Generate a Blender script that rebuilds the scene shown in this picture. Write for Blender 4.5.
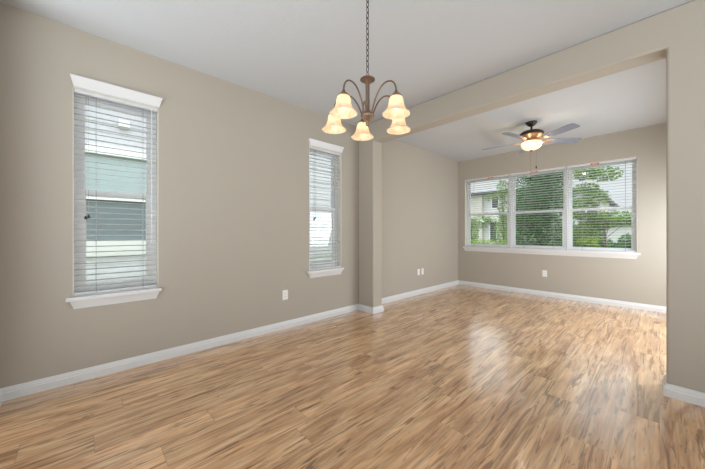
import bpy, bmesh, math, random
from mathutils import Vector, Matrix
for o in list(bpy.data.objects): bpy.data.objects.remove(o, do_unlink=True)
SC = bpy.context.scene
COL = SC.collection
R = math.radians
PI = math.pi
random.seed(7)

# ------------------------------------------------------------------ camera, world, lights, exposure
EYE = 1.16
F_PX = 288.4
YAW = math.atan((660 - 352.5) / F_PX)
cd = bpy.data.cameras.new('camera'); cam = bpy.data.objects.new('camera', cd); COL.objects.link(cam)
cam.location = (0, 0, EYE); cam.rotation_euler = (R(90), 0, YAW)
cd.sensor_fit = 'HORIZONTAL'; cd.sensor_width = 36; cd.lens = 36 * F_PX / 705
cd.shift_y = -2.1 / 705; cd.clip_start = 0.02; cd.clip_end = 400
SC.camera = cam

w = bpy.data.worlds.new('sky'); SC.world = w; w.use_nodes = True
nt = w.node_tree; nt.nodes.clear()
wo = nt.nodes.new('ShaderNodeOutputWorld'); bg = nt.nodes.new('ShaderNodeBackground')
tc = nt.nodes.new('ShaderNodeTexCoord'); nz = nt.nodes.new('ShaderNodeTexNoise'); rp = nt.nodes.new('ShaderNodeValToRGB')
nz.inputs['Scale'].default_value = 2.2; nz.inputs['Detail'].default_value = 5
rp.color_ramp.elements[0].color = (0.90, 0.94, 1.0, 1); rp.color_ramp.elements[1].color = (1, 1, 1, 1)
rp.color_ramp.elements[0].position = 0.35; rp.color_ramp.elements[1].position = 0.65
nt.links.new(tc.outputs['Generated'], nz.inputs['Vector']); nt.links.new(nz.outputs['Fac'], rp.inputs['Fac'])
sx = nt.nodes.new('ShaderNodeSeparateXYZ'); nt.links.new(tc.outputs['Generated'], sx.inputs[0])
gr = nt.nodes.new('ShaderNodeValToRGB'); nt.links.new(sx.outputs['Z'], gr.inputs['Fac'])     # overcast sky: brighter overhead than at the horizon
for i, (p_, v_) in enumerate(((0.0, .22), (.17, .23), (.34, .95), (1.0, 1.0))):
    e_ = gr.color_ramp.elements[i] if i < 2 else gr.color_ramp.elements.new(p_)
    e_.position = p_; e_.color = (v_, v_, v_, 1)
mm = nt.nodes.new('ShaderNodeMix'); mm.data_type = 'RGBA'; mm.blend_type = 'MULTIPLY'; mm.inputs['Factor'].default_value = 1
nt.links.new(rp.outputs['Color'], mm.inputs[6]); nt.links.new(gr.outputs['Color'], mm.inputs[7])
nt.links.new(mm.outputs[2], bg.inputs['Color']); nt.links.new(bg.outputs[0], wo.inputs[0])
bg.inputs['Strength'].default_value = 4.4

def area(name, loc, rot, sx, sy, power, col):
    l = bpy.data.lights.new(name, 'AREA'); l.shape = 'RECTANGLE'; l.size = sx; l.size_y = sy
    l.energy = power; l.color = col
    o = bpy.data.objects.new(name, l); COL.objects.link(o); o.location = loc; o.rotation_euler = rot
    return o
# added fill standing in for the rooms behind the camera, aimed at the ceiling
area('rear_fill', (-.2, -2.2, .35), (R(172), 0, 0), 5.4, 2.2, 238, (0.86, 0.94, 1.0))
# second added fill facing up, right of the camera; no fixture there
area('side_fill', (1.95, 0.2, .35), (R(172), 0, R(90)), 4.0, 1.7, 72, (0.86, 0.94, 1.0))
# fill light added at the far room's right end; that wall has no opening
area('far_room_fill', (0.85, 4.7, 1.0), (R(70), 0, R(90)), 2.2, 1.6, 118, (0.88, 0.95, 1.0))

SC.view_settings.view_transform = 'Standard'; SC.view_settings.look = 'None'
SC.view_settings.gamma = 1.0; SC.view_settings.use_curve_mapping = False
SC.view_settings.exposure = 0.0
SC.cycles.max_bounces = 10; SC.cycles.diffuse_bounces = 6; SC.cycles.transparent_max_bounces = 24
SC.cycles.sample_clamp_indirect = 6.0

# ------------------------------------------------------------------ helpers
class MB:
    def __init__(s): s.b = bmesh.new()
    def box(s, x0, y0, z0, x1, y1, z1):
        x0, x1 = sorted((x0, x1)); y0, y1 = sorted((y0, y1)); z0, z1 = sorted((z0, z1))
        v = [s.b.verts.new(p) for p in ((x0,y0,z0),(x1,y0,z0),(x1,y1,z0),(x0,y1,z0),(x0,y0,z1),(x1,y0,z1),(x1,y1,z1),(x0,y1,z1))]
        for f in ((3,2,1,0),(4,5,6,7),(0,1,5,4),(1,2,6,5),(2,3,7,6),(3,0,4,7)): s.b.faces.new([v[i] for i in f])
        return s
    def prism(s, poly0, poly1, smooth=False):
        a = [s.b.verts.new(p) for p in poly0]; c = [s.b.verts.new(p) for p in poly1]; n = len(a)
        s.b.faces.new(a[::-1]); s.b.faces.new(c)
        for i in range(n):
            f = s.b.faces.new((a[i], a[(i+1) % n], c[(i+1) % n], c[i])); f.smooth = smooth
        return s
    def tube(s, pts, r, seg=10, closed=False, cap=True):
        pts = [Vector(p) for p in pts]; n = len(pts)
        rr = r if isinstance(r, (list, tuple)) else [r] * n
        rings = []; up = None
        for i, p in enumerate(pts):
            if closed: t = pts[(i+1) % n] - pts[i-1]
            else: t = pts[min(i+1, n-1)] - pts[max(i-1, 0)]
            t.normalize()
            if up is None:
                up = Vector((0,0,1)) if abs(t.z) < .9 else Vector((1,0,0))
            a = (up - t * up.dot(t)).normalized(); b = t.cross(a); up = a
            rings.append([s.b.verts.new(p + (a * math.cos(2*PI*k/seg) + b * math.sin(2*PI*k/seg)) * rr[i]) for k in range(seg)])
        for i in range(n if closed else n - 1):
            A, B = rings[i], rings[(i+1) % n]
            for k in range(seg):
                f = s.b.faces.new((A[k], A[(k+1) % seg], B[(k+1) % seg], B[k])); f.smooth = True
        if cap and not closed:
            s.b.faces.new(rings[0][::-1]); s.b.faces.new(rings[-1])
        return s
    def lathe(s, prof, c=(0,0,0), seg=28, M=None, wob=None):
        rings = []
        for (r, z) in prof:
            ring = []
            if r < 1e-5:
                v = Vector((0, 0, z)); v = (M @ v if M else v) + Vector(c); ring = [s.b.verts.new(v)]
            else:
                for k in range(seg):
                    a = 2*PI*k/seg; q = r * (1 + (wob(a, z) if wob else 0))
                    v = Vector((q*math.cos(a), q*math.sin(a), z)); v = (M @ v if M else v) + Vector(c)
                    ring.append(s.b.verts.new(v))
            rings.append(ring)
        for A, B in zip(rings, rings[1:]):
            if len(A) == 1 and len(B) == 1: continue
            for k in range(seg):
                j = (k+1) % seg
                if len(A) == 1: vs = (A[0], B[k], B[j])
                elif len(B) == 1: vs = (A[k], A[j], B[0])
                else: vs = (A[k], A[j], B[j], B[k])
                f = s.b.faces.new(vs); f.smooth = True
        return s
    def build(s, name, m, parent=None, bevel=0, sharp=35):
        bmesh.ops.recalc_face_normals(s.b, faces=s.b.faces)
        me = bpy.data.meshes.new(name); s.b.to_mesh(me); s.b.free()
        me.materials.append(m)
        if any(p.use_smooth for p in me.polygons): me.set_sharp_from_angle(angle=R(sharp))
        o = bpy.data.objects.new(name, me); COL.objects.link(o)
        if parent is not None: o.parent = parent
        if bevel:
            md = o.modifiers.new('bevel', 'BEVEL'); md.width = bevel; md.segments = 2; md.limit_method = 'ANGLE'
        return o

def tag(o, label=None, cat=None, group=None, kind=None):
    if label: o['label'] = label
    if cat: o['category'] = cat
    if group: o['group'] = group
    if kind: o['kind'] = kind
    return o
def empty(name, loc, rz=0):
    o = bpy.data.objects.new(name, None); COL.objects.link(o); o.location = loc; o.rotation_euler = (0, 0, rz)
    o.empty_display_size = 0.1
    return o
def kids(o): return [c for c in COL.objects if c.parent == o]
def copy_tree(o, parent=None):
    c = o.copy(); COL.objects.link(c); c.parent = parent
    for ch in kids(o): copy_tree(ch, c)
    return c

# ------------------------------------------------------------------ materials
def srgb(r, g, b):
    f = lambda c: (c/255/12.92) if c/255 <= .04045 else ((c/255+.055)/1.055)**2.4
    return (f(r), f(g), f(b), 1)
def mat(name, col, rough=.6, metal=0, spec=.5, bump=0, bscale=200, emit=None, estr=0, var=0, vscale=5, coat=0):
    m = bpy.data.materials.new(name); m.use_nodes = True; t = m.node_tree; p = t.nodes['Principled BSDF']
    p.inputs['Base Color'].default_value = col; p.inputs['Roughness'].default_value = rough
    p.inputs['Metallic'].default_value = metal; p.inputs['Specular IOR Level'].default_value = spec
    p.inputs['Coat Weight'].default_value = coat
    tcn = t.nodes.new('ShaderNodeTexCoord')
    if bump:
        n = t.nodes.new('ShaderNodeTexNoise'); n.inputs['Scale'].default_value = bscale; n.inputs['Detail'].default_value = 3
        b = t.nodes.new('ShaderNodeBump'); b.inputs['Strength'].default_value = bump; b.inputs['Distance'].default_value = .002
        t.links.new(tcn.outputs['Object'], n.inputs['Vector']); t.links.new(n.outputs['Fac'], b.inputs['Height']); t.links.new(b.outputs[0], p.inputs['Normal'])
    if var:
        n = t.nodes.new('ShaderNodeTexNoise'); n.inputs['Scale'].default_value = vscale; n.inputs['Detail'].default_value = 4
        mr = t.nodes.new('ShaderNodeMapRange'); mr.inputs['To Min'].default_value = 1 - var; mr.inputs['To Max'].default_value = 1 + var
        mx = t.nodes.new('ShaderNodeMix'); mx.data_type = 'RGBA'; mx.blend_type = 'MULTIPLY'; mx.inputs['Factor'].default_value = 1
        mx.inputs[6].default_value = col
        t.links.new(tcn.outputs['Object'], n.inputs['Vector']); t.links.new(n.outputs['Fac'], mr.inputs['Value'])
        t.links.new(mr.outputs[0], mx.inputs[7]); t.links.new(mx.outputs[2], p.inputs['Base Color'])
    if emit:
        p.inputs['Emission Color'].default_value = emit; p.inputs['Emission Strength'].default_value = estr
    return m

M = {}
M['wall'] = mat('greige wall paint', (0.455, 0.418, 0.360, 1), .75, spec=.25, bump=.12, bscale=140, var=.012, vscale=3)
M['ceiling'] = mat('white ceiling paint', (0.565, 0.59, 0.615, 1), .9, spec=.1, bump=.5, bscale=60)
M['trim'] = mat('white semi gloss trim', (0.74, 0.75, 0.76, 1), .35, spec=.4, var=.01)
M['vinyl'] = mat('white vinyl', (0.87, 0.88, 0.89, 1), .4, spec=.4, var=.01)
M['reveal'] = mat('warm white reveal paint', (0.80, 0.78, 0.70, 1), .5, var=.01)
M['slat'] = mat('white faux wood', (0.66, 0.67, 0.68, 1), .45, spec=.4, var=.015, vscale=20)
M['cord'] = mat('grey cord', (0.35, 0.36, 0.36, 1), .8, var=.05)
M['black'] = mat('black plastic', (0.02, 0.02, 0.02, 1), .4, var=.1)
M['red'] = mat('red label', srgb(215, 75, 60), .6, var=.05, vscale=60)
M['plate'] = mat('white plastic plate', (0.86, 0.86, 0.84, 1), .35, var=.01)
M['bronze'] = mat('brushed bronze', (0.22, 0.155, 0.115, 1), .42, metal=.75, var=.25, vscale=30)
M['copper'] = mat('warm copper bronze', (0.50, 0.28, 0.16, 1), .4, metal=.75, var=.25, vscale=25)
M['dark_bronze'] = mat('dark oil rubbed bronze', (0.045, 0.035, 0.028, 1), .4, metal=.6, var=.2, vscale=25)
M['blade'] = mat('grey brown fan blade', srgb(134, 138, 152), .4, spec=.4, var=.08, vscale=14)
M['siding'] = mat('pale grey lap siding', srgb(194, 195, 199), .7, var=.03)
M['ext_white'] = mat('exterior white trim', (0.78, 0.79, 0.78, 1), .6, var=.02)
M['door_white'] = mat('white painted door', (0.50, 0.50, 0.52, 1), .6, var=.03)
M['stucco'] = mat('white stucco', (0.50, 0.50, 0.51, 1), .9, bump=.4, bscale=30, var=.04)
M['stucco_beige'] = mat('beige stucco', (0.47, 0.45, 0.41, 1), .9, bump=.4, bscale=30, var=.04)
M['roof'] = mat('dark grey shingle', (0.07, 0.075, 0.085, 1), .9, bump=.8, bscale=8, var=.3, vscale=4)
M['roof_light'] = mat('blue grey shingle', (0.23, 0.24, 0.26, 1), .9, bump=.8, bscale=8, var=.2, vscale=4)
M['dark_glass'] = mat('dark house glass', (0.05, 0.06, 0.075, 1), .1, spec=.8, var=.1)
M['shade_glass'] = mat('blue grey window shade', (0.17, 0.21, 0.225, 1), .25, spec=.5, var=.05)
M['teal_glass'] = mat('teal window pane', (0.36, 0.44, 0.445, 1), .2, spec=.5, var=.04)
M['bark'] = mat('tree bark', (0.16, 0.12, 0.09, 1), .9, bump=1, bscale=25, var=.3)
M['grass'] = mat('lawn', (0.13, 0.21, 0.05, 1), .95, bump=1, bscale=30, var=.35, vscale=1.5)
M['asphalt'] = mat('road', (0.25, 0.25, 0.25, 1), .95, var=.1)

def leaf_mat(name, lo, hi):
    m = bpy.data.materials.new(name); m.use_nodes = True; t = m.node_tree; p = t.nodes['Principled BSDF']
    g = t.nodes.new('ShaderNodeNewGeometry'); r = t.nodes.new('ShaderNodeValToRGB')
    t.links.new(g.outputs['Random Per Island'], r.inputs['Fac'])
    r.color_ramp.elements[0].color = lo; r.color_ramp.elements[1].color = hi
    t.links.new(r.outputs['Color'], p.inputs['Base Color']); p.inputs['Roughness'].default_value = .5
    p.inputs['Specular IOR Level'].default_value = .08
    tr = t.nodes.new('ShaderNodeBsdfTranslucent'); t.links.new(r.outputs['Color'], tr.inputs['Color'])
    mx = t.nodes.new('ShaderNodeMixShader'); mx.inputs[0].default_value = .3
    t.links.new(p.outputs[0], mx.inputs[1]); t.links.new(tr.outputs[0], mx.inputs[2])
    t.links.new(mx.outputs[0], t.nodes['Material Output'].inputs[0])
    return m
M['leaf_dark'] = leaf_mat('dark evergreen leaf', (0.015, 0.060, 0.030, 1), (0.20, 0.38, 0.17, 1))
M['leaf_mid'] = leaf_mat('mid green leaf', (0.06, 0.14, 0.025, 1), (0.28, 0.43, 0.12, 1))
M['leaf_light'] = leaf_mat('yellow green leaf', (0.15, 0.25, 0.03, 1), (0.36, 0.50, 0.09, 1))

def glass_mat():
    m = bpy.data.materials.new('clear window glass'); m.use_nodes = True; t = m.node_tree; t.nodes.clear()
    out = t.nodes.new('ShaderNodeOutputMaterial'); tr = t.nodes.new('ShaderNodeBsdfTransparent'); gl = t.nodes.new('ShaderNodeBsdfGlossy')
    tr.inputs[0].default_value = (0.93, 0.95, 0.95, 1); gl.inputs['Roughness'].default_value = .02
    fr = t.nodes.new('ShaderNodeFresnel'); fr.inputs[0].default_value = 1.45; mx = t.nodes.new('ShaderNodeMixShader')
    t.links.new(fr.outputs[0], mx.inputs[0]); t.links.new(tr.outputs[0], mx.inputs[1]); t.links.new(gl.outputs[0], mx.inputs[2]); t.links.new(mx.outputs[0], out.inputs[0])
    return m
M['glass'] = glass_mat()

def shade_mat(name, col, estr):
    m = bpy.data.materials.new(name); m.use_nodes = True; t = m.node_tree; t.nodes.clear()
    out = t.nodes.new('ShaderNodeOutputMaterial')
    n = t.nodes.new('ShaderNodeTexNoise'); n.inputs['Scale'].default_value = 22; n.inputs['Detail'].default_value = 4; n.inputs['Distortion'].default_value = 1.5
    tcn = t.nodes.new('ShaderNodeTexCoord'); t.links.new(tcn.outputs['Object'], n.inputs['Vector'])
    rmp = t.nodes.new('ShaderNodeValToRGB'); t.links.new(n.outputs['Fac'], rmp.inputs['Fac'])
    rmp.color_ramp.elements[0].position = .3; rmp.color_ramp.elements[1].position = .7
    rmp.color_ramp.elements[0].color = (col[0]*.86, col[1]*.76, col[2]*.62, 1); rmp.color_ramp.elements[1].color = col
    d = t.nodes.new('ShaderNodeBsdfDiffuse'); tl = t.nodes.new('ShaderNodeBsdfTranslucent'); g = t.nodes.new('ShaderNodeBsdfGlossy'); g.inputs['Roughness'].default_value = .25
    e = t.nodes.new('ShaderNodeEmission'); e.inputs['Strength'].default_value = estr
    for x in (d, tl, e): t.links.new(rmp.outputs['Color'], x.inputs['Color'])
    m1 = t.nodes.new('ShaderNodeMixShader'); m1.inputs[0].default_value = .6
    t.links.new(d.outputs[0], m1.inputs[1]); t.links.new(tl.outputs[0], m1.inputs[2])
    m2 = t.nodes.new('ShaderNodeMixShader'); m2.inputs[0].default_value = .05
    t.links.new(m1.outputs[0], m2.inputs[1]); t.links.new(g.outputs[0], m2.inputs[2])
    ad = t.nodes.new('ShaderNodeAddShader'); t.links.new(m2.outputs[0], ad.inputs[0]); t.links.new(e.outputs[0], ad.inputs[1])
    t.links.new(ad.outputs[0], out.inputs[0])
    return m
M['lamp_shade'] = shade_mat('lit alabaster glass', (1.0, 0.92, 0.80, 1), .03)
M['bowl'] = shade_mat('lit frosted bowl glass', (1.0, 0.92, 0.76, 1), .62)
M['bulb'] = mat('lit bulb', (1, .9, .75, 1), .5, emit=(1, .86, .66, 1), estr=4.5)

def floor_mat():
    m = bpy.data.materials.new('hickory laminate planks'); m.use_nodes = True; t = m.node_tree; L = t.links; N = t.nodes
    p = N['Principled BSDF']
    def math_(op, a, b=None):
        n = N.new('ShaderNodeMath'); n.operation = op
        for i, v in enumerate((a, b)):
            if v is None: continue
            if isinstance(v, (int, float)): n.inputs[i].default_value = v
            else: L.new(v, n.inputs[i])
        return n.outputs[0]
    tcn = N.new('ShaderNodeTexCoord'); sp = N.new('ShaderNodeSeparateXYZ'); L.new(tcn.outputs['Object'], sp.inputs[0])
    W, LEN = .185, 1.38
    u = math_('DIVIDE', sp.outputs[0], W); iu = math_('FLOOR', u); fu = math_('FRACT', u)
    wn1 = N.new('ShaderNodeTexWhiteNoise'); wn1.noise_dimensions = '1D'; L.new(iu, wn1.inputs['W'])
    v = math_('ADD', math_('DIVIDE', sp.outputs[1], LEN), math_('MULTIPLY', wn1.outputs['Value'], 7.0)); iv = math_('FLOOR', v); fv = math_('FRACT', v)
    cb = N.new('ShaderNodeCombineXYZ'); L.new(iu, cb.inputs[0]); L.new(iv, cb.inputs[1])
    wn = N.new('ShaderNodeTexWhiteNoise'); wn.noise_dimensions = '3D'; L.new(cb.outputs[0], wn.inputs['Vector'])
    # grain coordinates: stretched along the plank, shifted by a random amount per plank
    sv = N.new('ShaderNodeVectorMath'); sv.operation = 'SCALE'; L.new(wn.outputs['Color'], sv.inputs[0]); sv.inputs['Scale'].default_value = 37
    av = N.new('ShaderNodeVectorMath'); av.operation = 'ADD'; L.new(tcn.outputs['Object'], av.inputs[0]); L.new(sv.outputs[0], av.inputs[1])
    def noise(sc, scale, det, dist, rough=.5):
        mp = N.new('ShaderNodeMapping'); mp.inputs['Scale'].default_value = sc; L.new(av.outputs[0], mp.inputs['Vector'])
        n = N.new('ShaderNodeTexNoise'); n.inputs['Scale'].default_value = scale; n.inputs['Detail'].default_value = det
        n.inputs['Distortion'].default_value = dist; n.inputs['Roughness'].default_value = rough; L.new(mp.outputs[0], n.inputs['Vector'])
        return n.outputs['Fac']
    broad = noise((1, .16, 1), 9, 4, 1.6)
    fine = noise((1, .04, 1), 42, 6, .9, .6)
    streak = noise((1, .07, 1), 19, 4, 2.4, .5)
    fleck = noise((1, .11, 1), 34, 3, 1.6, .55)
    r1 = N.new('ShaderNodeValToRGB'); L.new(broad, r1.inputs['Fac'])
    e = r1.color_ramp.elements
    e[0].position = .30; e[0].color = srgb(176, 127, 86); e[1].position = .72; e[1].color = srgb(233, 196, 154)
    x = e.new(.5); x.color = srgb(212, 168, 124)
    r2 = N.new('ShaderNodeValToRGB'); L.new(streak, r2.inputs['Fac'])
    e = r2.color_ramp.elements
    e[0].position = .57; e[0].color = (1, 1, 1, 1); e[1].position = .625; e[1].color = (.42, .33, .26, 1)
    def mult(a, b, fac=1):
        n = N.new('ShaderNodeMix'); n.data_type = 'RGBA'; n.blend_type = 'MULTIPLY'; n.inputs['Factor'].default_value = fac
        L.new(a, n.inputs[6]); L.new(b, n.inputs[7]); return n.outputs[2]
    def rng(a, lo, hi, f0=0, f1=1):
        n = N.new('ShaderNodeMapRange'); L.new(a, n.inputs[0]); n.inputs[1].default_value = f0; n.inputs[2].default_value = f1; n.inputs[3].default_value = lo; n.inputs[4].default_value = hi; return n.outputs[0]
    c = mult(r1.outputs[0], r2.outputs[0], .85)
    c = mult(c, rng(fleck, 1.0, .55, .62, .67))
    c = mult(c, rng(fine, .60, 1.30, .28, .72))
    c = mult(c, rng(wn.outputs['Value'], .93, 1.13))
    # seams
    du = math_('MULTIPLY', math_('MINIMUM', fu, math_('SUBTRACT', 1.0, fu)), W)
    dv = math_('MULTIPLY', math_('MINIMUM', fv, math_('SUBTRACT', 1.0, fv)), LEN)
    d = math_('MINIMUM', du, dv)
    c = mult(c, rng(d, .62, 1.0, .0004, .0022))
    L.new(c, p.inputs['Base Color'])
    L.new(rng(fine, .24, .34), p.inputs['Roughness'])
    p.inputs['Specular IOR Level'].default_value = .8
    p.inputs['Coat Weight'].default_value = .9; p.inputs['Coat Roughness'].default_value = .13
    b = N.new('ShaderNodeBump'); b.inputs['Strength'].default_value = .12; b.inputs['Distance'].default_value = .001
    L.new(rng(d, 0, 1, 0, .003), b.inputs['Height']); L.new(b.outputs[0], p.inputs['Normal'])
    return m
M['floor'] = floor_mat()

# ------------------------------------------------------------------ room shell
CEIL = 2.743
XL, YB, YD0, YD1 = -3.10, 6.15, 3.03, 3.225
TW = 0.17
def struct(o): o['kind'] = 'structure'; return o
struct(MB().box(XL - TW, -3.6, -.08, 3.1, YB + TW, 0).build('floor', M['floor']))
struct(MB().box(XL - TW, -3.6, CEIL, 3.1, YB + TW, CEIL + .1).build('ceiling', M['ceiling']))

SW = [(-.052, .503), (2.143, 2.688)]; SZ0, SZ1 = .66, 2.287
BW = (-2.937, -.238); BZ0, BZ1 = .845, 2.312
m = MB(); ys = [-3.6, SW[0][0], SW[0][1], SW[1][0], SW[1][1], YB + TW]
for i in range(5):
    if i in (1, 3):
        m.box(XL - TW, ys[i], 0, XL, ys[i+1], SZ0); m.box(XL - TW, ys[i], SZ1, XL, ys[i+1], CEIL)
    else: m.box(XL - TW, ys[i], 0, XL, ys[i+1], CEIL)
struct(m.build('wall_left', M['wall']))
m = MB()
m.box(XL, YB, 0, BW[0], YB + TW, CEIL); m.box(BW[1], YB, 0, 3.1, YB + TW, CEIL)
m.box(BW[0], YB, 0, BW[1], YB + TW, BZ0); m.box(BW[0], YB, BZ1, BW[1], YB + TW, CEIL)
struct(m.build('wall_back', M['wall']))
# dividing wall: pilaster, beam and right stub, one plastered surface
JX, PX, BZ = .033, -2.800, 2.474
U_ = [(XL, 0), (XL, CEIL), (3.0, CEIL), (3.0, 0), (JX, 0), (JX, BZ), (PX, BZ), (PX, 0)]
wd = struct(MB().prism([(x_, YD0, z_) for x_, z_ in U_], [(x_, YD1, z_) for x_, z_ in U_]).build('wall_divider', M['wall'], bevel=.016))
wd.modifiers['bevel'].segments = 5
struct(MB().box(3.0, -3.6, 0, 3.1, YB, CEIL).build('wall_right', M['wall']))
struct(MB().box(.95, YD1, 0, 1.05, YB, CEIL).build('wall_far_right', M['wall']))
struct(MB().box(XL, -3.7, 0, 3.1, -3.6, CEIL).build('wall_rear', M['wall']))
# pilaster at the near end of the left wall
struct(MB().box(XL, -.62, 0, PX, -.415, CEIL).build('wall_near', M['wall'], bevel=.006))

# baseboards: moulded profile run along a poly-line (d = distance from the wall)
BPROF = [(0, 0), (.018, 0), (.018, .052), (.0125, .058), (.0125, .066), (.008, .076), (.005, .088), (0, .088)]
def baseboard(name, path):
    # path = wall line points; the room lies to the right of the direction of travel
    P = [Vector((x, y, 0)) for x, y in path]; n = len(P); rings = []
    mb = MB()
    for i, p in enumerate(P):
        nn = []
        for a, b in ((i-1, i), (i, i+1)):
            if a >= 0 and b < n:
                t = (P[b] - P[a]).normalized(); nn.append(Vector((t.y, -t.x, 0)))
        o = nn[0] if len(nn) == 1 else (nn[0] + nn[1]) / (1 + nn[0].dot(nn[1]))
        rings.append([mb.b.verts.new(p + o * d + Vector((0, 0, z))) for d, z in BPROF])
    k = len(BPROF)
    for A, B in zip(rings, rings[1:]):
        for j in range(k): mb.b.faces.new((A[j], A[(j+1) % k], B[(j+1) % k], B[j]))
    mb.b.faces.new(rings[0]); mb.b.faces.new(rings[-1][::-1])
    return struct(mb.build(name, M['trim']))
baseboard('baseboard_left', [(PX, -.62), (PX, -.415), (XL, -.415), (XL, YD0), (PX, YD0), (PX, YD1), (XL, YD1), (XL, YB), (.95, YB)])
baseboard('baseboard_divider', [(.95, YD1), (JX, YD1), (JX, YD0), (3.0, YD0)])

# ------------------------------------------------------------------ windows
def crown(mb, axis, a0, a1, z0, z1, base, sgn, prof):
    # prof: list of (t 0..1 in height, projection, end overhang); axis 'y' runs along y on an x wall
    def pt(a, pr, z): return (base + sgn*pr, a, z) if axis == 'y' else (a, base + sgn*pr, z)
    A = []; B = []
    rows = [(z0 + (z1-z0)*t, pr, oh) for t, pr, oh in prof]
    rings = []
    for z, pr, oh in rows:
        rings.append([mb.b.verts.new(pt(a0 - oh, 0, z)), mb.b.verts.new(pt(a0 - oh, pr, z)), mb.b.verts.new(pt(a1 + oh, pr, z)), mb.b.verts.new(pt(a1 + oh, 0, z))])
    for P, Q in zip(rings, rings[1:]):
        for j in range(4): mb.b.faces.new((P[j], P[(j+1) % 4], Q[(j+1) % 4], Q[j]))
    mb.b.faces.new(rings[0]); mb.b.faces.new(rings[-1])
    return mb
CROWN = [(0, .010, 0), (.10, .013, .002), (.35, .016, .006), (.62, .023, .012), (.85, .029, .017), (.9, .032, .020), (1, .032, .020)]
APRON = [(0, .010, -.016), (.22, .013, -.013), (.55, .022, -.004), (.86, .030, .002), (1, .032, .003)]

def frame_ring(mb, box4, d0, d1, t, to):
    # rectangular frame in the wall plane; to(a, d, z) maps to a world point pair
    a0, z0, a1, z1 = box4
    for (p, q, r, s) in ((a0, z0, a0+t, z1), (a1-t, z0, a1, z1), (a0+t, z0, a1-t, z0+t), (a0+t, z1-t, a1-t, z1)):
        A = to(p, d0, q); B = to(r, d1, s); mb.box(*A, *B)

def single_hung(parent, a0, a1, z0, z1, rail, to, fr=.035):
    mb = MB(); frame_ring(mb, (a0, z0, a1, z1), .085, .165, fr, to); mb.build('window_frame', M['vinyl'], parent)
    s = .03
    u = MB(); frame_ring(u, (a0+fr, rail-.02, a1-fr, z1-fr), .130, .155, s, to); up = u.build('upper_sash', M['vinyl'], parent)
    l = MB(); frame_ring(l, (a0+fr, z0+fr, a1-fr, rail+.025), .095, .125, s+.008, to); lo = l.build('lower_sash', M['vinyl'], parent)
    A = to(a0+fr+s, .141, rail+.01); B = to(a1-fr-s, .145, z1-fr-s); MB().box(*A, *B).build('pane', M['glass'], up)
    A = to(a0+fr+s, .108, z0+fr+s); B = to(a1-fr-s, .112, rail-.005); MB().box(*A, *B).build('pane', M['glass'], lo)
    k = MB(); c = (a0+a1)/2; A = to(c-.03, .085, rail+.005); B = to(c+.03, .097, rail+.02); k.box(*A, *B); k.build('sash_lock', M['vinyl'], lo)

toL = lambda a, d, z: (XL - d, a, z)
toB = lambda a, d, z: (a, YB + d, z)
for i, (a0, a1) in enumerate(SW):
    wn = struct(empty('window_%d' % (i+1), (XL, (a0+a1)/2, SZ0)))
    P = wn.matrix_basis.inverted()
    wn.location = (0, 0, 0)
    rv = MB()
    rv.box(XL - .17, a0, SZ0, XL - .0005, a0+.004, SZ1); rv.box(XL - .17, a1-.004, SZ0, XL - .0005, a1, SZ1); rv.box(XL - .17, a0+.004, SZ1-.004, XL - .0005, a1-.004, SZ1)
    rv.build('window_reveal', M['reveal'], wn)
    single_hung(wn, a0+.004, a1-.004, SZ0+.004, SZ1-.004, 1.48, toL)
    crown(MB(), 'y', a0+.004, a1+.008, SZ1+.001, SZ1+.083, XL, 1, CROWN).build('head_casing', M['trim'], wn)
    s = MB(); s.box(XL - .085, a0+.0045, SZ0+.001, XL, a1-.0045, SZ0+.006); s.box(XL, a0-.038, SZ0-.026, XL+.045, a1+.018, SZ0+.003)
    s.build('window_sill', M['trim'], wn, bevel=.004)
    crown(MB(), 'y', a0-.012, a1, SZ0-.092, SZ0-.026, XL, 1, APRON).build('window_apron', M['trim'], wn)
wn = struct(empty('window_3', (0, 0, 0)))
rv = MB(); rv.box(BW[0], YB+.0005, BZ0, BW[0]+.004, YB+TW, BZ1); rv.box(BW[1]-.004, YB+.0005, BZ0, BW[1], YB+TW, BZ1); rv.box(BW[0], YB+.0005, BZ1-.004, BW[1], YB+TW, BZ1)
rv.build('window_reveal', M['reveal'], wn)
UN = [(-2.932, -2.041), (-2.022, -1.127), (-1.111, -.243)]
for (a0, a1) in UN: single_hung(wn, a0, a1, BZ0+.003, BZ1-.005, 1.545, toB, fr=.025)
for (a0, a1) in ((UN[0][1], UN[1][0]), (UN[1][1], UN[2][0])):
    MB().box(a0, YB+.075, BZ0+.003, a1, YB+.165, BZ1-.005).build('mullion', M['vinyl'], wn, bevel=.004)
s = MB(); s.box(BW[0]+.0045, YB, BZ0+.001, BW[1]-.0045, YB+.085, BZ0+.006); s.box(BW[0]-.03, YB-.045, BZ0-.026, BW[1]+.035, YB, BZ0+.003)
s.build('window_sill', M['trim'], wn, bevel=.004)
crown(MB(), 'x', BW[0]-.012, BW[1]+.012, BZ0-.092, BZ0-.026, YB, -1, APRON).build('window_apron', M['trim'], wn)

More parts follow.
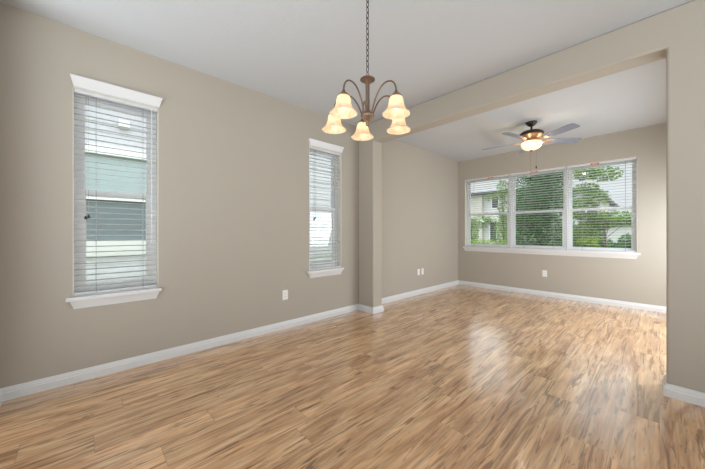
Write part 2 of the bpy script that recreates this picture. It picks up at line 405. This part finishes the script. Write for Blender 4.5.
# ------------------------------------------------------------------ blinds
PITCH = .0445
def blind(a0, a1, z0, z1, to, tilt, label, group, ladders, pull, pull_z, wand, tagpos):
    """to(a, d, z): a along the wall, d = depth into the opening"""
    root = empty('window_blind', to((a0+a1)/2, .035, z1)); o = Vector(root.location)
    T = lambda a, d, z: tuple(Vector(to(a, d, z)) - o)
    tag(root, label, 'blind', group)
    h = MB(); h.box(*T(a0, .008, z1-.030), *T(a1, .062, z1)); h.build('headrail', M['slat'], root, bevel=.003)
    zt = z1 - .030 - .012; zb = z0 + .028; n = int((zt - zb) / PITCH); pitch = (zt - zb) / n
    mb = MB(); c, s_ = math.cos(tilt), math.sin(tilt); dc = .035; K = 4
    for k in range(n):
        z = zb + (k + .75) * pitch
        top0, top1, bo0, bo1 = [], [], [], []
        for j in range(K + 1):
            q = (j / K - .5) * .05; crn = .0013 * (1 - (2*j/K - 1)**2)
            d = dc + q * c; zz = z + q * s_ + crn
            top0.append(T(a0, d, zz + .0010)); top1.append(T(a1, d, zz + .0010)); bo0.append(T(a0, d, zz - .0010)); bo1.append(T(a1, d, zz - .0010))
        mb.prism(top0 + bo0[::-1], top1 + bo1[::-1])
    mb.build('slat_stack', M['slat'], root)
    b = MB(); b.box(*T(a0, .010, z0+.002), *T(a1, .060, z0+.022)); b.build('bottom_rail', M['slat'], root, bevel=.003)
    for a in ladders:
        l = MB()
        for d in (.006, .064): l.box(*T(a-.0013, d-.0008, z0+.01), *T(a+.0013, d+.0008, z1-.03))
        l.build('ladder_cord', M['cord'], root)
    if pull is not None:
        l = MB()
        for da in (-.006, .006): l.tube([T(pull+da, -.002, z1-.04), T(pull+da*1.4, -.002, pull_z)], .0016, 6)
        pc = l.build('pull_cord', M['cord'], root)
        for da, dz in ((-.009, -.012), (.009, 0)):
            MB().lathe([(.002, .03), (.006, .022), (.0095, .004), (.0085, 0), (0, 0)], T(pull+da, -.002, pull_z+dz-.026), 12).build('tassel', M['black'], pc)
    if wand is not None:
        MB().tube([T(wand, -.003, z1-.025), T(wand, -.004, z0+.46), T(wand, -.004, z0+.40)], [.003, .003, .005], 8).build('tilt_wand', M['vinyl'], root)
    if tagpos is not None:
        t = MB(); t.box(*T(tagpos-.055, .0055, z1-.030), *T(tagpos+.055, .0078, z1-.004)); tg = t.build('warning_tag', M['red'], root)
        tg['label'] = 'red warning tag'
        ln = MB()
        for r_ in range(3): ln.box(*T(tagpos-.03, .0048, z1-.012-.006*r_), *T(tagpos+.04-.015*r_, .0056, z1-.0095-.006*r_))
        ln.build('tag_print', M['plate'], tg)
    return root
blind(SW[0][0]+.007, SW[0][1]-.007, SZ0+.006, SZ1-.005, toL, R(6), 'tall narrow white slat blind in the left most window, two dark cord tassels', 'tall side window blinds', (.084, .393), .030, 1.30, .452, None)
blind(SW[1][0]+.007, SW[1][1]-.007, SZ0+.006, SZ1-.005, toL, R(6), 'tall narrow white slat blind in the window next to the wall pilaster', 'tall side window blinds', (2.25, 2.58), 2.225, 1.36, None, None)
bl = ['white slat blind in left third of the wide window, pale house behind it', 'white slat blind in middle third of the wide window, dense dark tree behind it', 'white slat blind in right third of the wide window, white garage behind it']
lad = [(-2.75, -2.22), (-1.78, -1.31), (-.90, -.37)]
for (a0, a1), lb, ld, tg, ff in zip(UN, bl, lad, (-2.40, -1.605, -.735), (0, 0, 0)):
    blind(a0+.004, a1-.004, BZ0+.006, BZ1-.006, toB, R(-2.5), lb, 'blinds of the wide window', ld, None, 1.2, None, tg)

# ------------------------------------------------------------------ outlets
def outlet(kind, axis, a, z, label, w=.072, hgt=.117):
    pos = (XL, a, z) if axis == 'L' else (a, YB, z)
    root = empty('wall_outlet' if kind == 'duplex' else 'wall_jack', pos); tag(root, label, 'outlet' if kind == 'duplex' else 'wall jack')
    def bx(a0, z0, a1, z1, d0, d1): return (d0, a0, z0, d1, a1, z1) if axis == 'L' else (a0, -d1, z0, a1, -d0, z1)
    MB().box(*bx(-w/2, -hgt/2, w/2, hgt/2, 0, .006)).build('cover_plate', M['plate'], root, bevel=.002)
    if kind == 'duplex':
        for s in (-1, 1):
            r = MB().box(*bx(-.017, s*.020-.014, .017, s*.020+.014, .006, .0085)).build('socket', M['vinyl'], root, bevel=.001)
            k = MB()
            for q in (-.006, .006): k.box(*bx(q-.0012, s*.020-.003, q+.0012, s*.020+.007, .0085, .0088))
            k.box(*bx(-.002, s*.020-.010, .002, s*.020-.006, .0085, .0088)); k.build('slot', M['black'], r)
        MB().box(*bx(-.003, -.003, .003, .003, .006, .0075)).build('screw', M['plate'], root)
    else:
        r = MB().box(*bx(-.010, -.010, .010, .010, .006, .009)).build('jack_insert', M['vinyl'], root)
        MB().box(*bx(-.005, -.005, .005, .004, .009, .0094)).build('jack_opening', M['black'], r)
        for s in (-1, 1): MB().box(*bx(-.003, s*.042-.003, .003, s*.042+.003, .006, .0075)).build('screw', M['plate'], root)
outlet('duplex', 'L', 1.79, .405, 'white outlet low on the long left wall between the two tall windows')
outlet('jack', 'L', 4.605, .417, 'white wall plate beyond the pilaster, left one of the close pair')
outlet('duplex', 'L', 4.735, .417, 'white wall plate beyond the pilaster, right one of the close pair')
outlet('duplex', 'B', -1.437, .411, 'white outlet on back wall beneath the wide window')

# ------------------------------------------------------------------ chandelier
def bez(p0, p1, p2, p3, n=14):
    P = [Vector(p) for p in (p0, p1, p2, p3)]; out = []
    for i in range(n + 1):
        t = i / n; out.append(P[0]*(1-t)**3 + P[1]*3*t*(1-t)**2 + P[2]*3*t*t*(1-t) + P[3]*t**3)
    return out
CX, CY = -1.321, 1.375
ch = empty('chandelier', (CX, CY, CEIL)); tag(ch, 'bronze chandelier with five lit bell shaped glass shades hanging on a chain', 'chandelier')
CK = 1.375 / 1.42
Z = lambda z: EYE + (z - EYE)*CK - CEIL
MB().lathe([(0, -.026), (.012, -.025), (.030, -.018), (.045, -.008), (.048, 0)], seg=32).build('ceiling_canopy', M['bronze'], ch)
mb = MB(); z = CEIL - .022; k = 0; zl = CEIL + Z(2.262)
while z > zl:
    pts = []
    for i in range(12):
        a = 2*PI*i/12; x_ = .0095*math.cos(a); zz = .0215*math.sin(a)
        pts.append((x_ if k % 2 else 0, 0 if k % 2 else x_, z - .0215 + zz - CEIL))
    mb.tube(pts, .0026, 6, closed=True); z -= .0355; k += 1
mb.build('chain', M['dark_bronze'], ch)
mb = MB(); mb.tube([(.009*math.cos(a), 0, Z(2.236)+.018*math.sin(a)) for a in [2*PI*i/14 for i in range(14)]], .0025, 6, closed=True).build('hanging_loop', M['bronze'], ch)
MB().lathe([(0, Z(2.222)), (.010, Z(2.221)), (.016, Z(2.214)), (.040, Z(2.210)), (.049, Z(2.203)), (.049, Z(2.198)), (.038, Z(2.192)), (.026, Z(2.186)), (.018, Z(2.176)), (0, Z(2.176))], seg=32).build('top_disc', M['bronze'], ch)
MB().lathe([(0, Z(2.18)), (.0135, Z(2.18)), (.0135, Z(1.975)), (0, Z(1.975))], seg=20).build('column', M['bronze'], ch)
MB().lathe([(0, Z(1.985)), (.018, Z(1.985)), (.024, Z(1.975)), (.043, Z(1.965)), (.046, Z(1.955)), (.043, Z(1.947)), (.034, Z(1.938)), (.022, Z(1.922)), (.012, Z(1.912)), (.010, Z(1.905)), (.014, Z(1.899)), (.011, Z(1.889)), (0, Z(1.884))], seg=32).build('bottom_hub', M['bronze'], ch)
RA = .242
def cuff(r): return [(0, 0), (.007, 0), (.010, -.008), (.012, -.014), (.026, -.026), (.036, -.036), (.037, -.043), (.033, -.043), (0, -.040)]
def bellprof():
    out = [(.024, 0), (.034, -.006), (.0405, -.020), (.043, -.035), (.0455, -.052), (.050, -.070), (.058, -.087), (.070, -.101), (.081, -.110), (.0835, -.113)]
    inn = [(r - .0035, z_ + .0015) for r, z_ in out[::-1]]
    inn[0] = (.081, -.1135)
    return out + inn
fdir = math.atan2(math.cos(YAW), -math.sin(YAW))      # direction away from the camera
for i in range(5):
    a = fdir + R(6) + 2*PI*i/5 + R((0, -9, -9, 0, 0)[i])      # the arms are not evenly bent
    ca, sa = math.cos(a), math.sin(a)
    P = lambda r, z_: (r*ca, r*sa, Z(z_))
    path = bez(P(.036, 1.957), P(.055, 2.02), P(.095, 2.125), P(.165, 2.121), 12) + bez(P(.165, 2.121), P(.205, 2.119), P(RA-.004, 2.095), P(RA, 2.035), 9)[1:]
    arm = MB().tube(path, .0052, 10).build('arm', M['bronze'], ch)
    c = P(RA, 2.038)
    MB().lathe([(.037 if False else r, z_) for r, z_ in cuff(1)], c, 24).build('socket_cup', M['bronze'], arm)
    sh = MB().lathe(bellprof(), (c[0], c[1], c[2] - .030), 36, wob=lambda t, z_: .022*math.cos(6*t)*max(0, (-z_-.07)/.045)).build('lamp_shade', M['lamp_shade'], arm, sharp=60)
    MB().lathe([(0, -.040), (.012, -.042), (.013, -.055), (.022, -.075), (.025, -.090), (.020, -.104), (0, -.113)], c, 18).build('bulb', M['bulb'], arm)
    l = bpy.data.lights.new('lamp_light', 'POINT'); l.energy = .25; l.color = (1, .80, .55); l.shadow_soft_size = .03
    lo = bpy.data.objects.new('lamp_light', l); COL.objects.link(lo); lo.parent = ch; lo.location = (c[0], c[1], c[2] - .20)

# ------------------------------------------------------------------ ceiling fan
FX, FY = -1.265, 4.712
fan = empty('ceiling_fan', (FX, FY, CEIL)); tag(fan, 'five blade ceiling fan with a lit glass bowl in the far room', 'ceiling fan')
MB().lathe([(0, 0), (.072, 0), (.072, -.010), (.060, -.030), (.040, -.052), (.022, -.062), (0, -.062)], seg=32).build('ceiling_canopy', M['dark_bronze'], fan)
MB().lathe([(0, -.06), (.012, -.06), (.012, -.135), (0, -.135)], seg=16).build('downrod', M['dark_bronze'], fan)
MB().lathe([(0, -.112), (.020, -.113), (.032, -.120), (.075, -.126), (.125, -.140), (.150, -.160), (.155, -.177), (.150, -.188), (0, -.188)], seg=40).build('motor_housing', M['dark_bronze'], fan)
MB().lathe([(0, -.186), (.142, -.188), (.144, -.200), (.128, -.214), (.108, -.230), (.095, -.246), (.100, -.258), (.118, -.268), (.128, -.276), (.128, -.286), (.118, -.290), (0, -.290)], seg=40).build('light_kit', M['copper'], fan)
bp = [(.122, -.288), (.130, -.298), (.133, -.312), (.129, -.335), (.114, -.362), (.086, -.385), (.05, -.399), (.02, -.404), (0, -.404)]
MB().lathe(bp, seg=40).build('light_bowl', M['bowl'], fan)
MB().lathe([(0, -.399), (.020, -.401), (.022, -.407), (.012, -.415), (.007, -.424), (0, -.428)], seg=20).build('finial', M['bronze'], fan)
def blade_mesh():
    mb = MB(); ol = []
    for (x_, hw) in ((.205, .048), (.225, .056), (.40, .064), (.58, .069), (.635, .067), (.652, .058), (.660, .040)): ol.append((x_, hw))
    poly = [(x_, -hw) for x_, hw in ol] + [(x_, hw) for x_, hw in ol[::-1]]
    t = R(-12); f = lambda x_, y_, z_: (x_, y_*math.cos(t) - z_*math.sin(t), y_*math.sin(t) + z_*math.cos(t))
    mb.prism([f(x_, y_, -.003) for x_, y_ in poly], [f(x_, y_, .003) for x_, y_ in poly])
    return mb
def iron_mesh():
    mb = MB(); t = R(-12)
    f = lambda x_, y_, z_: (x_, y_*math.cos(t) - z_*math.sin(t), y_*math.sin(t) + z_*math.cos(t))
    poly = [(.10, -.016), (.17, -.014), (.20, -.030), (.245, -.036), (.265, -.02), (.272, 0), (.265, .02), (.245, .036), (.20, .030), (.17, .014), (.10, .016)]
    mb.prism([f(x_, y_, -.009) for x_, y_ in poly], [f(x_, y_, -.0032) for x_, y_ in poly])
    for x_, y_ in ((.215, -.018), (.215, .018), (.25, 0)):
        mb.lathe([(0, -.012), (.005, -.011), (.006, -.009)], f(x_, y_, 0), 8)
    return mb
b0 = blade_mesh().build('blade', M['blade'], fan); i0 = iron_mesh().build('blade_iron', M['copper'], b0)
for i in range(5):
    b = b0 if i == 0 else copy_tree(b0, fan)
    b.location = (0, 0, -.272); b.rotation_euler = (0, 0, R(43 + 72*i))
for (dx, dy, zend) in ((.05, .045, -.640), (-.03, .06, -.800)):
    pc = MB().tube([(dx, dy, -.392), (dx, dy, zend)], .0014, 6).build('pull_chain', M['bronze'], fan)
    MB().lathe([(0, .03), (.004, .028), (.009, .012), (.0105, 0), (.006, -.010), (0, -.012)], (dx, dy, zend - .015), 12).build('chain_fob', M['black'], pc)
for k in range(3):
    a = 2*PI*k/3 + .4
    l = bpy.data.lights.new('fan_light', 'POINT'); l.energy = 1.6; l.color = (1, .82, .58); l.shadow_soft_size = .03
    lo = bpy.data.objects.new('fan_light', l); COL.objects.link(lo); lo.parent = fan; lo.location = (.175*math.cos(a), .185*math.sin(a), -.335)

# ------------------------------------------------------------------ outside
GZ = -.25
struct(MB().box(-60, 6.6, GZ - .1, 40, 24, GZ).build('ground_lawn', M['grass']))
struct(MB().box(-60, 24, GZ - .1, 40, 30, GZ - .01).build('ground_road', M['asphalt']))
struct(MB().box(-60, 30, GZ - .1, 40, 90, GZ).build('ground_far_lawn', M['grass']))
struct(MB().box(-12, -8, GZ - .1, XL - TW - .02, 6.6, GZ).build('ground_side_yard', M['grass']))

# neighbour's house seen through the tall side windows
nb = empty('neighbor_house', (-6.3, 2, GZ)); tag(nb, 'pale grey lap sided house close outside the two tall side windows', 'house')
O = Vector((-6.3, 2, GZ))
mb = MB(); z = 0; EXP = .155
prof = []
zz = 0
NW = [(-2.75 + .2, -.93 - .0, 1.05, 2.65)]    # (y0, y1, z0, z1) relative to the house origin
def siding(mb, y0, y1, z0, z1):
    n = max(1, round((z1 - z0) / EXP)); e = (z1 - z0) / n
    pts = []
    for k in range(n): pts += [(.014, z0 + k*e), (.002, z0 + (k+1)*e)]
    poly0 = [(-.2, y0, z0)] + [(d, y0, q) for d, q in pts] + [(-.2, y0, z1)]
    poly1 = [(p[0], y1, p[2]) for p in poly0]
    a = [mb.b.verts.new(p) for p in poly0]; c = [mb.b.verts.new(p) for p in poly1]
    for i in range(len(a)): mb.b.faces.new((a[i], a[(i+1) % len(a)], c[(i+1) % len(a)], c[i]))
ny0, ny1, nz0, nz1 = -2.70, -.85, 1.03, 2.76       # trimmed window of the neighbour
siding(mb, -6, ny0, 0, 4.0); siding(mb, ny1, 2.0, 0, 4.0); siding(mb, ny0, ny1, 0, nz0); siding(mb, ny0, ny1, nz1, 4.0)
siding(mb, 2.0, 4.2, 0, 4.0); siding(mb, 4.2, 6.5, 0, 4.0)
mb.build('siding_wall', M['siding'], nb)
t = MB(); t.box(-.05, ny0, 2.70, .035, ny1, 2.84); t.box(-.05, ny0, 1.02, .035, ny1, 1.28); t.box(-.05, ny0, 1.2, .03, ny0+.10, 2.66); t.box(-.05, ny1-.06, 1.2, .03, ny1, 2.66)
t.build('window_trim', M['ext_white'], nb)
s = MB(); s.box(-.06, ny0+.1, 1.95, .01, ny1-.06, 2.02); sb = s.build('window_sash', M['ext_white'], nb)
MB().box(-.09, ny0+.1, 2.02, -.04, ny1-.06, 2.70).build('pane', M['teal_glass'], sb)
MB().box(-.09, ny0+.1, 1.20, -.04, ny1-.06, 1.95).build('pane', M['shade_glass'], sb)
v = MB(); v.prism([(.014, -1.55, 3.20), (.10, -1.55, 3.20), (.10, -1.55, 3.26), (.014, -1.55, 3.33)], [(.014, -1.40, 3.20), (.10, -1.40, 3.20), (.10, -1.40, 3.26), (.014, -1.40, 3.33)])
v.build('wall_vent', M['ext_white'], nb)
rf = MB(); rf.prism([(.35, -6.4, 4.0), (.35, -6.4, 4.1), (-4, -6.4, 5.6), (-4, -6.4, 5.4)], [(.35, 6.9, 4.0), (.35, 6.9, 4.1), (-4, 6.9, 5.6), (-4, 6.9, 5.4)]); rf.build('roof', M['roof'], nb)
MB().box(-6, -6, 0, -.2, 6.5, 4.0).build('end_wall', M['siding'], nb)

# white house across the street, left pane of the wide window
hs = empty('far_house', (-13, 34, GZ)); tag(hs, 'white two storey house with dark roof seen through the left window pane', 'house')
x0, x1, ev = -2.6, 4.4, 5.75
MB().box(-1.2, 0, 0, x1, 7, ev).build('house_wall', M['stucco'], hs)
MB().box(x0, -.5, 0, -1.0, 6.5, ev).build('house_wing', M['stucco_beige'], hs)
r = MB(); A = [(x0-.5, -1.0, ev), (x1+.5, -1.0, ev), (x1+.5, 7.5, ev), (x0-.5, 7.5, ev)]; B = [(p[0], p[1], ev+.22) for p in A]
r.prism(A, B).build('fascia', M['roof'], hs); r = MB(); C_ = [(x0+2.6, 2.6, ev+1.15), (x1-2.6, 2.6, ev+1.15), (x1-2.6, 3.9, ev+1.15), (x0+2.6, 3.9, ev+1.15)]; r.prism(B, C_); r.build('roof', M['roof_light'], hs)
def hwin(parent, x0, x1, z0, z1, y=0):
    f = MB(); f.box(x0-.08, y-.06, z0-.08, x1+.08, y, z1+.08); fr = f.build('house_window', M['ext_white'], parent)
    MB().box(x0, y-.075, z0, x1, y-.05, z1).build('pane', M['dark_glass'], fr)
hwin(hs, -.05, .62, 4.15, 5.5); hwin(hs, -.25, .40, .35, 2.7); hwin(hs, 2.6, 3.4, 4.15, 5.4)
MB().box(-2.95, -.6, 0, -2.6, 5, 5.7).build('side_screen', M['shade_glass'], hs)
b = MB(); b.box(-1.0, -.9, 2.62, x1, 0, 2.85); b.build('porch_roof', M['ext_white'], hs)
b = MB(); b.box(x0, -.55, 1.95, -.3, -.5, 2.05); b.build('trim_band', M['dark_glass'], hs)

# house with the gable and the white garage, right pane
gh = empty('far_house', (-3.6, 47, GZ)); tag(gh, 'house with a dark gable roof and white garage door seen through the right pane', 'house')
gw = [(-9, 0), (-.6, 0), (-.6, 4.85), (-1.9, 6.55), (-4.4, 6.65), (-9, 6.65)]
MB().prism([(x_, 0, z_) for x_, z_ in gw], [(x_, 8, z_) for x_, z_ in gw]).build('house_wall', M['stucco'], gh)
rw = [(-9.6, 6.6), (-4.4, 6.65), (-1.9, 6.55), (-.2, 4.6), (.0, 4.75), (-1.75, 6.95), (-4.4, 7.1), (-9.6, 7.05)]
MB().prism([(x_, -.8, z_) for x_, z_ in rw], [(x_, 8.5, z_) for x_, z_ in rw]).build('roof', M['roof'], gh)
MB().box(-2.4, -1.5, 0, 2.6, 6, 2.25).build('garage_wall', M['stucco_beige'], gh)
g = MB(); 
for k in range(4): g.box(-1.7, -1.56, .1 + k*.50, 1.9, -1.5, .56 + k*.50)
g.build('garage_door', M['door_white'], gh)
r = MB(); r.prism([(-2.7, -2.0, 2.25), (2.9, -2.0, 2.25), (2.9, 6, 2.25), (-2.7, 6, 2.25)], [(-2.7, -2.0, 2.42), (2.9, -2.0, 2.42), (2.6, 1, 3.4), (-2.4, 1, 3.4)]); r.build('garage_roof', M['roof'], gh)

def foliage(name, m, parent, blobs, n, size, seed, flat=.5):
    """leaves scattered through ellipsoid clumps; blobs = (x, y, z, rx, ry, rz)"""
    rnd = random.Random(seed); verts = []; faces = []
    vol = [b[3]*b[4]*b[5] for b in blobs]; tot = sum(vol)
    for b, v_ in zip(blobs, vol):
        for _ in range(int(n * v_ / tot) + 1):
            while True:
                p = Vector((rnd.uniform(-1, 1), rnd.uniform(-1, 1), rnd.uniform(-1, 1)))
                q = p.length
                if q <= 1 and rnd.random() < .25 + .75*q: break
            c = Vector((b[0] + p.x*b[3], b[1] + p.y*b[4], b[2] + p.z*b[5]))
            d = Vector((rnd.gauss(0, 1), rnd.gauss(0, 1), rnd.gauss(0, flat))).normalized()
            e_ = d.cross(Vector((rnd.gauss(0, 1), rnd.gauss(0, 1), rnd.gauss(0, 1)))).normalized()
            L_ = size * rnd.uniform(.6, 1.35); W_ = L_ * rnd.uniform(.28, .42); k = len(verts)
            up = d.cross(e_) * W_ * .25
            verts += [tuple(c - d*L_/2), tuple(c + e_*W_/2 + up), tuple(c + d*L_/2), tuple(c - e_*W_/2 + up)]
            faces += [(k, k+1, k+2, k+3)]
    me = bpy.data.meshes.new(name); me.from_pydata(verts, [], faces); me.materials.append(m)
    o = bpy.data.objects.new(name, me); COL.objects.link(o); o.parent = parent
    return o
def tree(name, label, cat, loc, blobs, m, n, size, seed, trunk=None, group=None):
    root = empty(name, loc); tag(root, label, cat, group)
    foliage('foliage', m, root, blobs, n, size, seed)
    if trunk:
        mb = MB(); rnd = random.Random(seed)
        h_, r_ = trunk
        mb.tube([(0, 0, 0), (.03, .02, h_*.4), (-.02, 0, h_*.8), (0, .03, h_)], [r_*1.2, r_, r_*.8, r_*.35], 10)
        for b in blobs[:7]:
            s0 = Vector((0, 0, h_*.55)); e0 = Vector(b[:3]); mb.tube([s0, s0.lerp(e0, .5) + Vector((0, 0, .08)), e0], [r_*.45, r_*.3, r_*.12], 6)
        mb.build('trunk', M['bark'], root)
    return root
rnd = random.Random(3)
# dense evergreen in the middle pane
bl_ = [(0, 0, 1.2, .72, .6, 1.2), (-.1, 0, 2.5, .72, .6, 1.2), (.1, .1, 3.6, .62, .6, .9), (.35, -.1, 2.0, .6, .5, 1.3), (-.38, -.1, 1.4, .45, .5, 1.3), (.3, 0, 3.0, .55, .5, .9)]
tree('evergreen_tree', 'dense dark green tree filling the middle window pane', 'tree', (-2.52, 10, GZ), bl_, M['leaf_dark'], 20000, .10, 11, (3.0, .07))
# loose leafy tree in the right pane
bl_ = [(-.55, 0, 2.15, .42, .5, .35), (-.2, .2, 1.75, .5, .5, .3), (.2, -.1, 1.80, .55, .4, .22), (-.4, -.1, 1.35, .4, .4, .35), (.65, 0, 1.75, .4, .4, .16), (-.45, .1, 2.75, .35, .4, .2), (-.15, 0, 2.45, .3, .3, .25), (.0, .1, 3.15, .4, .4, .22), (-.5, .2, 3.3, .4, .4, .25)]
tree('leafy_tree', 'loose light green tree with drooping branches behind the right window pane', 'tree', (-1.12, 11.3, GZ), bl_, M['leaf_mid'], 6000, .10, 12, (2.2, .025))
tree('garden_shrub', 'bright yellow green shrub low in the right window pane', 'shrub', (-1.42, 10.4, GZ), [(0, 0, .65, .26, .26, .65), (.12, 0, .75, .2, .2, .55), (-.1, 0, .9, .15, .2, .38)], M['leaf_light'], 5000, .085, 13)
tree('garden_shrub', 'dark green bush under the tree beside the bright shrub', 'shrub', (-1.95, 12.6, GZ), [(0, 0, .8, .40, .3, .9), (.35, 0, .7, .4, .3, .85), (.75, 0, .6, .35, .3, .62)], M['leaf_dark'], 9000, .09, 14)
tree('garden_shrub', 'dark rounded shrub in front of the white garage', 'shrub', (-.90, 16, GZ), [(0, 0, .75, .34, .3, .62), (.2, 0, .65, .3, .3, .55)], M['leaf_dark'], 4500, .10, 15)
# left pane
tree('leafy_tree', 'light green tree beside the mullion partly covering the pale house', 'tree', (-4.55, 13, GZ), [(0, 0, 1.3, .38, .4, 1.0), (.05, 0, 2.4, .25, .3, .5), (0, 0, 3.3, .25, .3, .35), (-.35, 0, 2.95, .45, .3, .16), (.1, .1, 3.9, .3, .3, .25)], M['leaf_mid'], 3200, .09, 16, (3.2, .04))
tree('leafy_tree', 'small leafy tree at far left in front of the pale house', 'tree', (-6.35, 14, GZ), [(0, 0, 1.35, .32, .4, .8), (.45, 0, 1.95, .5, .3, .28), (-.2, 0, 1.9, .3, .3, .3), (.9, 0, 2.05, .3, .3, .15)], M['leaf_mid'], 2400, .09, 17, (1.8, .035))
tree('hedge', 'low clipped yellow green hedge below the pale house', 'hedge', (-5.0, 12.2, GZ), [(x_, 0, .55, .35, .3, .60) for x_ in (-1.3, -.9, -.5, -.1, .3, .7)], M['leaf_light'], 8000, .08, 18)
tree('hedge', 'low green hedge across the street in front of the garage', 'hedge', (-2.3, 33, GZ), [(x_, 0, .2, .55, .4, .32) for x_ in (-2.2, -1.5, -.8, -.1, .6, 1.3)], M['leaf_mid'], 3500, .13, 19)
